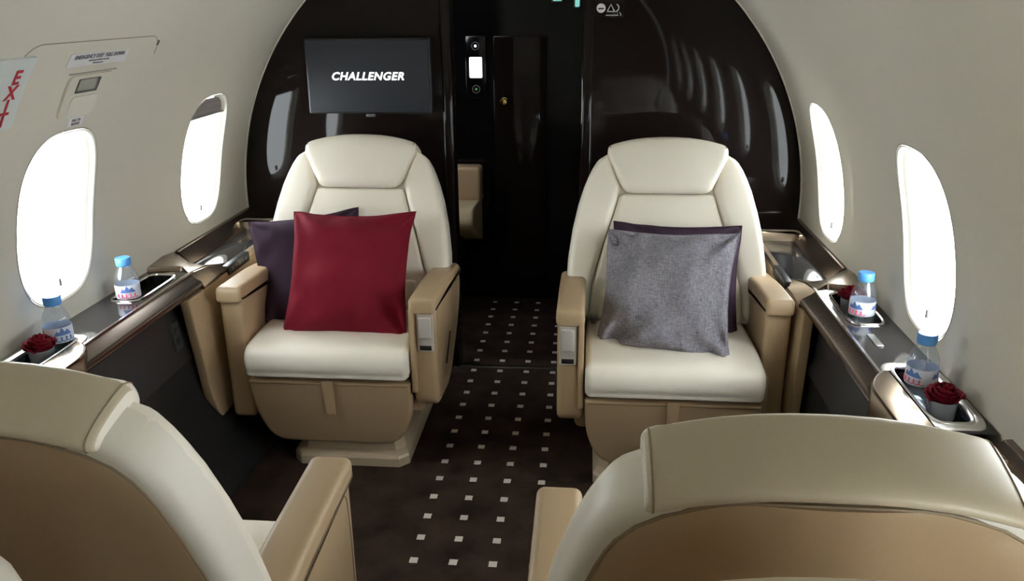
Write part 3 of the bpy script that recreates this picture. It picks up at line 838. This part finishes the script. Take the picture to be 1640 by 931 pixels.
# ---------------------------------------------------------------- side ledges
ZT = {-1: .682, 1: .668}
def ledge(side):
    zt = ZT[side]; nm = 'left' if side < 0 else 'right'
    root = empty('side_ledge', (side * 1.05, 2.0, 0)); inv = Matrix.Translation(-root.location)
    tag(root, 'glossy black and bronze side ledge under the %s windows' % nm, 'ledge', 'side ledges')
    def ob(name, bm, m, parent=root, **k):
        bmesh.ops.transform(bm, matrix=inv, verts=bm.verts); return obj(name, bm, m, parent, **k)
    def V(a, y, z): return Vector((side * a, y, z))
    XW, XI = 1.121, .978     # wall, inner edge
    wells = ((2.255, .125), (1.715, .14))
    # --- top with two rounded wells
    bm = bmesh.new()
    NT = 64
    def cell(y0, y1, wc, hy):
        xc, hx = 1.047, .046
        inner, outer = [], []
        hw = XW - xc; hw2 = xc - XI
        for k in range(NT):
            t = k / NT * 2 * pi
            px, py = se(t, hx, hy, 5)
            sx_ = (hw if px > 0 else hw2); sy_ = (y1 - wc) if py > 0 else (wc - y0)
            m_ = max(abs(px) / sx_, abs(py) / sy_)
            inner.append((xc + px, wc + py)); outer.append((xc + px / m_, wc + py / m_))
        secs = [[V(a, b, zt) for a, b in outer], [V(a, b, zt) for a, b in inner], [V(a, b, zt - .034) for a, b in inner]]
        rows = loft(bm, secs, cap=False); bm.faces.new(rows[-1])
        # close the outer corners
        for cx_, cy_ in ((XW, y1), (XI, y1), (XI, y0), (XW, y0)):
            vv = sorted(rows[0], key=lambda v: (v.co - V(cx_, cy_, zt)).length)[:2]
            if (vv[0].co - V(cx_, cy_, zt)).length > 1e-4:
                bm.faces.new((vv[0], vv[1], bm.verts.new(V(cx_, cy_, zt))))
        return inner
    rims = []
    rims.append(cell(2.08, 2.42, *wells[0]))
    rims.append(cell(1.54, 1.88, *wells[1]))
    for a, b in ((1.88, 2.08),):
        bm.faces.new([bm.verts.new(V(*q, zt)) for q in ((XI, a), (XW, a), (XW, b), (XI, b))])
    bmesh.ops.remove_doubles(bm, verts=bm.verts, dist=1e-5)
    ob('ledge_top', bm, LEDGEBLACK, smooth=False)
    for i, rim in enumerate(rims):
        bm = bmesh.new(); tube(bm, [V(a, b, zt + .001) for a, b in rim], .0045 if i == 0 else .006, 8, closed=True)
        if i == 1:      # silver collar around the near well
            secs = []
            for d, z in ((.000, .001), (.008, .006), (.02, .004), (.024, -.001)):
                ring = []
                for k in range(NT):
                    px, py = se(k / NT * 2 * pi, .046 + min(d, .022), .14 + d, 5); ring.append(V(1.047 + px, 1.715 + py, zt + z))
                secs.append(ring)
            loft(bm, secs, cap=False)
        ob('cup_holder', bm, SILVER if i else CHROME)
    # --- chrome edge strip and bronze fascia
    bm = bmesh.new(); prism(bm, [(XI - .005, zt - .006), (XI + .002, zt - .006), (XI + .002, zt + .0015), (XI - .005, zt + .0015)], lambda a, b, v: V(a, v, b), .45, 2.43, .001, 2); ob('edge_strip', bm, CHROME)
    bm = bmesh.new()
    prism(bm, round_poly([(XI - .004, zt - .004), (.934, zt - .026), (.930, zt - .040), (.944, zt - .052), (1.0, zt - .052), (1.0, zt - .004)], [.002, .008, .006, .006, .002, .002], 4), lambda a, b, v: V(a, v, b), .45, 2.40, .002, 2)
    ob('fascia', bm, BRONZEDARK)
    bm = bmesh.new()
    prism(bm, round_poly([(.926, 1.50), (.926, 1.74), (.955, 1.80), (.985, 1.83), (1.0, 1.83), (1.0, 1.50)], [.01, .05, .03, .01, .002, .002], 5), lambda a, b, v: V(a, b, v), zt - .075, zt + .006, .006, 3)
    ob('bronze_end', bm, BRONZE)
    # --- small plate on the top
    if side > 0:
        bm = bmesh.new(); prism(bm, rrect(1.018, 1.036, 1.98, 2.06, .003, 2), lambda a, b, v: V(a, b, v), zt, zt + .003, .001, 2); ob('latch_plate', bm, SILVER)
    # --- bronze wedge between ledge and tray
    bm = bmesh.new()
    y0, y1 = 2.40, 2.62; zt2 = zt - .03
    A = [V(.93, y0, zt - .045), V(XI, y0, zt + .001), V(1.02, y0 + .04, zt + .012), V(XW, y0 + .01, zt + .012)]
    B = [V(.93, y0 + .10, zt - .040), V(XI - .01, y0 + .10, zt - .006), V(1.03, y0 + .12, zt - .002), V(XW, y0 + .12, zt + .02)]
    C_ = [V(.93, y1, zt - .045), V(.95, y1, zt2 - .002), V(1.05, y1 - .03, zt2 - .004), V(XW, y1 - .02, zt + .012)]
    D = [V(.93, y0, zt - .09), V(XI, y0, zt - .09), V(1.02, y0, zt - .09), V(XW, y0, zt - .09)]
    E_ = [V(.93, y1, zt - .09), V(.95, y1, zt - .09), V(1.05, y1, zt - .09), V(XW, y1, zt - .09)]
    rows = [[bm.verts.new(p) for p in r_] for r_ in (D, A, B, C_, E_)]
    for p, q in zip(rows[:-1], rows[1:]):
        for i in range(3): bm.faces.new((p[i], p[i + 1], q[i + 1], q[i]))
    bmesh.ops.bevel(bm, geom=[e for e in bm.edges if not e.is_boundary], offset=.004, segments=2, affect='EDGES')
    ob('bronze_divider', bm, BRONZE, angle=30)
    # --- far tray: glass, coaming, rail, controls
    for (ta, tb, tn) in ((2.60, 3.10, 'far'), (.62, 1.50, 'near')):
        bm = bmesh.new(); box(bm, .945, 1.075, ta, tb, zt2 - .018, zt2 - .006, .001)
        for v in bm.verts: v.co.x *= side
        tr = ob('tray', bm, LEDGEBLACK)
        bm = bmesh.new()
        prism(bm, round_poly([(1.066, zt2 - .02), (1.066, zt2 - .002), (1.105, zt + .012), (1.121, zt + .014), (1.121, zt2 - .02)], .003, 2), lambda a, b, v: V(a, v, b), ta, (3.243 if tn == 'far' else tb), .002, 2)
        ob('wall_coaming', bm, BRONZEDARK, tr)
        bm = bmesh.new()
        ye = tb if tn == 'far' else tb + .0
        pts = [(.944, ye - .02), (.944, ye + .018), (1.075, ye + .018), (1.09, ye - .0), (1.09, ye - .06), (1.074, ye - .06), (1.07, ye - .02)]
        prism(bm, round_poly(pts, [.006, .012, .01, .012, .004, .004, .014], 4), lambda a, b, v: V(a, b, v), zt2 - .02, zt2 + .030, .005, 3)
        ob('tray_rail', bm, RAIL, tr)
        bm = bmesh.new()
        ys_ = (2.76 if tn == 'far' else ta)
        prism(bm, [(.932, zt2 - .03), (.932, zt2 - .004), (.946, zt2 - .002), (.946, zt2 - .03)], lambda a, b, v: V(a, v, b), ys_, tb, .002, 2); ob('inner_edge', bm, RAIL, tr)
        if tn == 'far':
            bm = bmesh.new(); box(bm, .925, .95, 2.58, 2.76, zt2 - .035, zt2 - .001, .003)
            for v in bm.verts: v.co.x *= side
            ct = ob('control_strip', bm, DARKPLASTIC, tr)
    for k in range(5):
        bm = bmesh.new(); box(bm, .9235, .9285, 2.60 + k * .029, 2.62 + k * .029, zt2 - .026, zt2 - .010, .001)
        for v in bm.verts: v.co.x *= side
        ob('control_button', bm, GREYPLASTIC)
    # --- tan side panel below the tray
    bm = bmesh.new()
    zb = .10
    prism(bm, round_poly([((2.29 if side < 0 else 2.345), zt - .052), (3.24, zt - .052), (3.24, zb), (2.43, zb), (2.35, .25)], [.01, .004, .004, .02, .04], 4), lambda a, b, v: V(v - (zt - b) * .02, a, b), .932, .965, .006, 3)
    ob('side_panel', bm, TAN)
    # near tan panel (beside the near seats)
    bm = bmesh.new()
    prism(bm, round_poly([(1.36, zt - .052), (.45, zt - .052), (.45, zb), (1.28, zb), (1.335, .23)], [.01, .004, .004, .02, .04], 4), lambda a, b, v: V(v - (zt - b) * .02, a, b), .932, .965, .006, 3)
    ob('side_panel', bm, TAN)
    return root
ledge(-1); ledge(1)

# dark lower side walls (below the ledge)
for side, nm in ((-1, 'left'), (1, 'right')):
    bm = bmesh.new(); zt = ZT[side]
    prof = [(1.12, zt - .05), (1.0, zt - .05), (.985, .56), (.975, .45), (.965, .435), (.962, .425), (.975, .415), (.965, .3), (.90, .12), (.82, .02), (.82, 0), (.86, 0)]
    secs = [[Vector((side * a, y, z)) for a, z in prof] for y in (Y0 + .01, Y1 - .005)]
    loft(bm, secs)
    o = obj('baseboard_' + nm, bm, DARKPANEL, angle=35); tag(o, 'dark grey padded lower wall panel below the %s ledge' % nm, 'wall panel', kind='structure')
# outlets on the dark panel beside the tan panel, left
po = empty('power_outlet', (-.985, 2.27, .52)); tag(po, 'small dark power outlet plate on the lower left wall panel', 'outlet')
bm = bmesh.new(); prism(bm, rrect(-.022, .022, -.045, .045, .005, 3), lambda a, b, v: Vector((v + b * -.1, a, b)), -.006, .012, .002, 2); obj('cover_plate', bm, DARKPLASTIC2, po)
for dz in (.018, -.018):
    bm = bmesh.new(); prism(bm, rrect(-.012, .012, -.012, .012, .004, 3), lambda a, b, v: Vector((v - (b + dz) * .1, a, b + dz)), .010, .0135, .001, 2); obj('socket', bm, DARKPLASTIC, po)

# ---------------------------------------------------------------- bottles and roses
def make_bottle(x, y, z, label, pink, rz=0):
    root = empty('water_bottle', (x, y, z), rz, label, 'bottle', 'water bottles in the cup holders')
    bm = bmesh.new()
    prof = [(.001, .004), (.022, .002), (.029, .0), (.033, .006), (.0335, .03), (.0325, .034), (.0335, .038), (.0335, .082), (.0325, .086), (.0335, .090), (.0315, .102), (.0265, .115), (.0205, .126), (.018, .132), (.018, .142), (.001, .1425)]
    lathe(bm, prof, 32); obj('bottle_body', bm, BOTTLE, root)
    bm = bmesh.new(); secs = []
    for q, (r_, zz) in enumerate(((.0190, .134), (.0203, .135), (.0208, .138), (.0208, .155), (.0196, .158), (.001, .1585))):
        secs.append([Vector((r_ * (1 + (.02 if (k % 2 and 1 < q < 4) else 0)) * cos(k / 48 * 2 * pi), r_ * (1 + (.02 if (k % 2 and 1 < q < 4) else 0)) * sin(k / 48 * 2 * pi), zz)) for k in range(48)])
    loft(bm, secs); obj('bottle_cap', bm, CAP, root)
    bm = bmesh.new()
    lathe(bm, [(.0336, .040), (.0341, .041), (.0341, .079), (.0336, .080)], 32, cap=False); lb = obj('bottle_label', bm, LABELW, root)
    # printed mountains and wordmark on the front of the label
    def on_lab(a, zz): return Vector((.0345 * sin(a), -.0345 * cos(a), zz))
    for c in range(3):
        bm = bmesh.new()
        base = -2.6 + c * 1.9
        pk = [(0, .001), (.2, .013), (.35, .008), (.55, .021), (.75, .009), (.95, .015), (1.25, .001)]
        lo = [bm.verts.new(on_lab(base + a, .060)) for a, h in pk]; hi = [bm.verts.new(on_lab(base + a, .060 + h)) for a, h in pk]
        for k in range(len(pk) - 1): bm.faces.new((lo[k], lo[k + 1], hi[k + 1], hi[k]))
        obj('label_print', bm, LABELB, lb)
    for c in range(2):
        bm = bmesh.new()
        base = -1.0 + c * 3.1
        path = [on_lab(base + t * .17 / pi + .10 * cos(t), .050 + .006 * sin(t)) for t in [i / 12 * 2 * pi for i in range(60)]]
        tube(bm, path, .0013, 5)
        obj('label_print', bm, LABELP if pink else LABELB, lb)
    return root
make_bottle(-1.045, 2.165, ZT[-1] - .0335, 'small water bottle with blue cap and pink print on the left ledge, farther from camera', True, .6)
make_bottle(-1.048, 1.835, ZT[-1] - .0335, 'small water bottle with blue cap next to the rose on the left ledge', False, 1.0)
make_bottle(1.047, 2.205, ZT[1] - .0335, 'small water bottle with blue cap in front of a rose on the right ledge', True, -.8)
make_bottle(1.045, 1.768, ZT[1] - .0335, 'small water bottle with blue cap left of the nearest rose on the right ledge', True, -.9)

def make_rose(x, y, z, label, seed):
    rnd = random.Random(seed)
    root = empty('rose', (x, y, z), rnd.random() * 6, label, 'rose', 'red roses in small glass cups')
    bm = bmesh.new()
    lathe(bm, [(.001, .0), (.024, 0), (.0265, .004), (.030, .045), (.0285, .045), (.025, .006), (.001, .004)], 28); obj('glass_cup', bm, GLASSCUP, root)
    bm = bmesh.new()
    # petals: cupped sheets wound round the centre, opening outward
    NPET = 26
    for i in range(NPET):
        f = i / (NPET - 1); ang = i * 2.399
        rad = .004 + .031 * f ** .75; hgt = .050 - .012 * f; w = .85 - .1 * f
        zc_ = .040
        nu, nv = 6, 6; g = []
        for a in range(nu + 1):
            row = []
            for b in range(nv + 1):
                u = (a / nu * 2 - 1); v = b / nv
                rr = (.25 + .75 * min(1, v * 1.7) ** .8) * rad + (.010 * f) * max(0, v - .7) ** 1.2 * 4 - .007 * f * max(0, v - .45) ** 1.5
                rr += .0045 * noise.noise(Vector((u * 2, v * 2, i * 3.1)))
                th = ang + u * (w + .35 * (1 - f)) * (1 if v > .2 else .8)
                top = (1 - .30 * u * u)
                zz = zc_ - .006 + .004 * noise.noise(Vector((i * 1.7, u * 1.5, 3))) + hgt * v * top - .012 * f * max(0, v - .6) * 2.5
                row.append(bm.verts.new((rr * cos(th), rr * sin(th), zz)))
            g.append(row)
        for a in range(nu):
            for b in range(nv): bm.faces.new((g[a][b], g[a + 1][b], g[a + 1][b + 1], g[a][b + 1]))
    bl = obj('bloom', bm, ROSE, root, angle=180)
    md = bl.modifiers.new('s', 'SOLIDIFY'); md.thickness = .0012
    bm = bmesh.new()
    tube(bm, [Vector((0, 0, .004)), Vector((.002, .001, .02)), Vector((0, 0, .038))], .003, 8)
    for k in range(5):
        a = k * 1.256
        pts = [Vector((r_ * cos(a), r_ * sin(a), z_)) for r_, z_ in ((.004, .036), (.016, .036), (.026, .041))]
        tube(bm, pts, .0025, 5)
    obj('stem', bm, LEAF, root)
    return root
make_rose(-1.052, 1.765, ZT[-1] - .0335, 'dark red rose in a small cup on the left ledge', 1)
make_rose(1.058, 1.672, ZT[1] - .0335, 'dark red rose in a small cup on the right ledge, nearest camera', 2)
make_rose(1.052, 2.315, ZT[1] - .0335, 'dark red rose half hidden behind the farther right bottle', 3)

# ---------------------------------------------------------------- lights
sc.world = bpy.data.worlds.new('sky'); sc.world.use_nodes = True
bg = sc.world.node_tree.nodes['Background']; bg.inputs[0].default_value = (.93, .97, 1, 1); bg.inputs[1].default_value = 18.0
# ---------------------------------------------------------------- camera
cam_d = bpy.data.cameras.new('camera'); cam = bpy.data.objects.new('camera', cam_d); COL.objects.link(cam)
cam_d.sensor_width = 36; cam_d.lens = 1320 / 1640 * 36; cam_d.clip_start = .02
p_, y_, r_ = radians(19.28), radians(5.29), radians(-.486)
F = Vector((-sin(y_) * cos(p_), cos(y_) * cos(p_), -sin(p_)))
r0 = Vector((cos(y_), sin(y_), 0)); u0 = r0.cross(F)
rt_ = r0 * cos(r_) + u0 * sin(r_); up_ = -r0 * sin(r_) + u0 * cos(r_)
cam.matrix_world = Matrix(((rt_.x, up_.x, -F.x, .283), (rt_.y, up_.y, -F.y, 0), (rt_.z, up_.z, -F.z, 1.492), (0, 0, 0, 1)))
sc.camera = cam
sc.view_settings.view_transform = 'Standard'; sc.view_settings.look = 'None'
sc.view_settings.exposure = 0; sc.view_settings.gamma = 1; sc.view_settings.use_curve_mapping = False
sc.cycles.max_bounces = 10; sc.cycles.diffuse_bounces = 5; sc.cycles.transparent_max_bounces = 16; sc.cycles.caustics_reflective = False
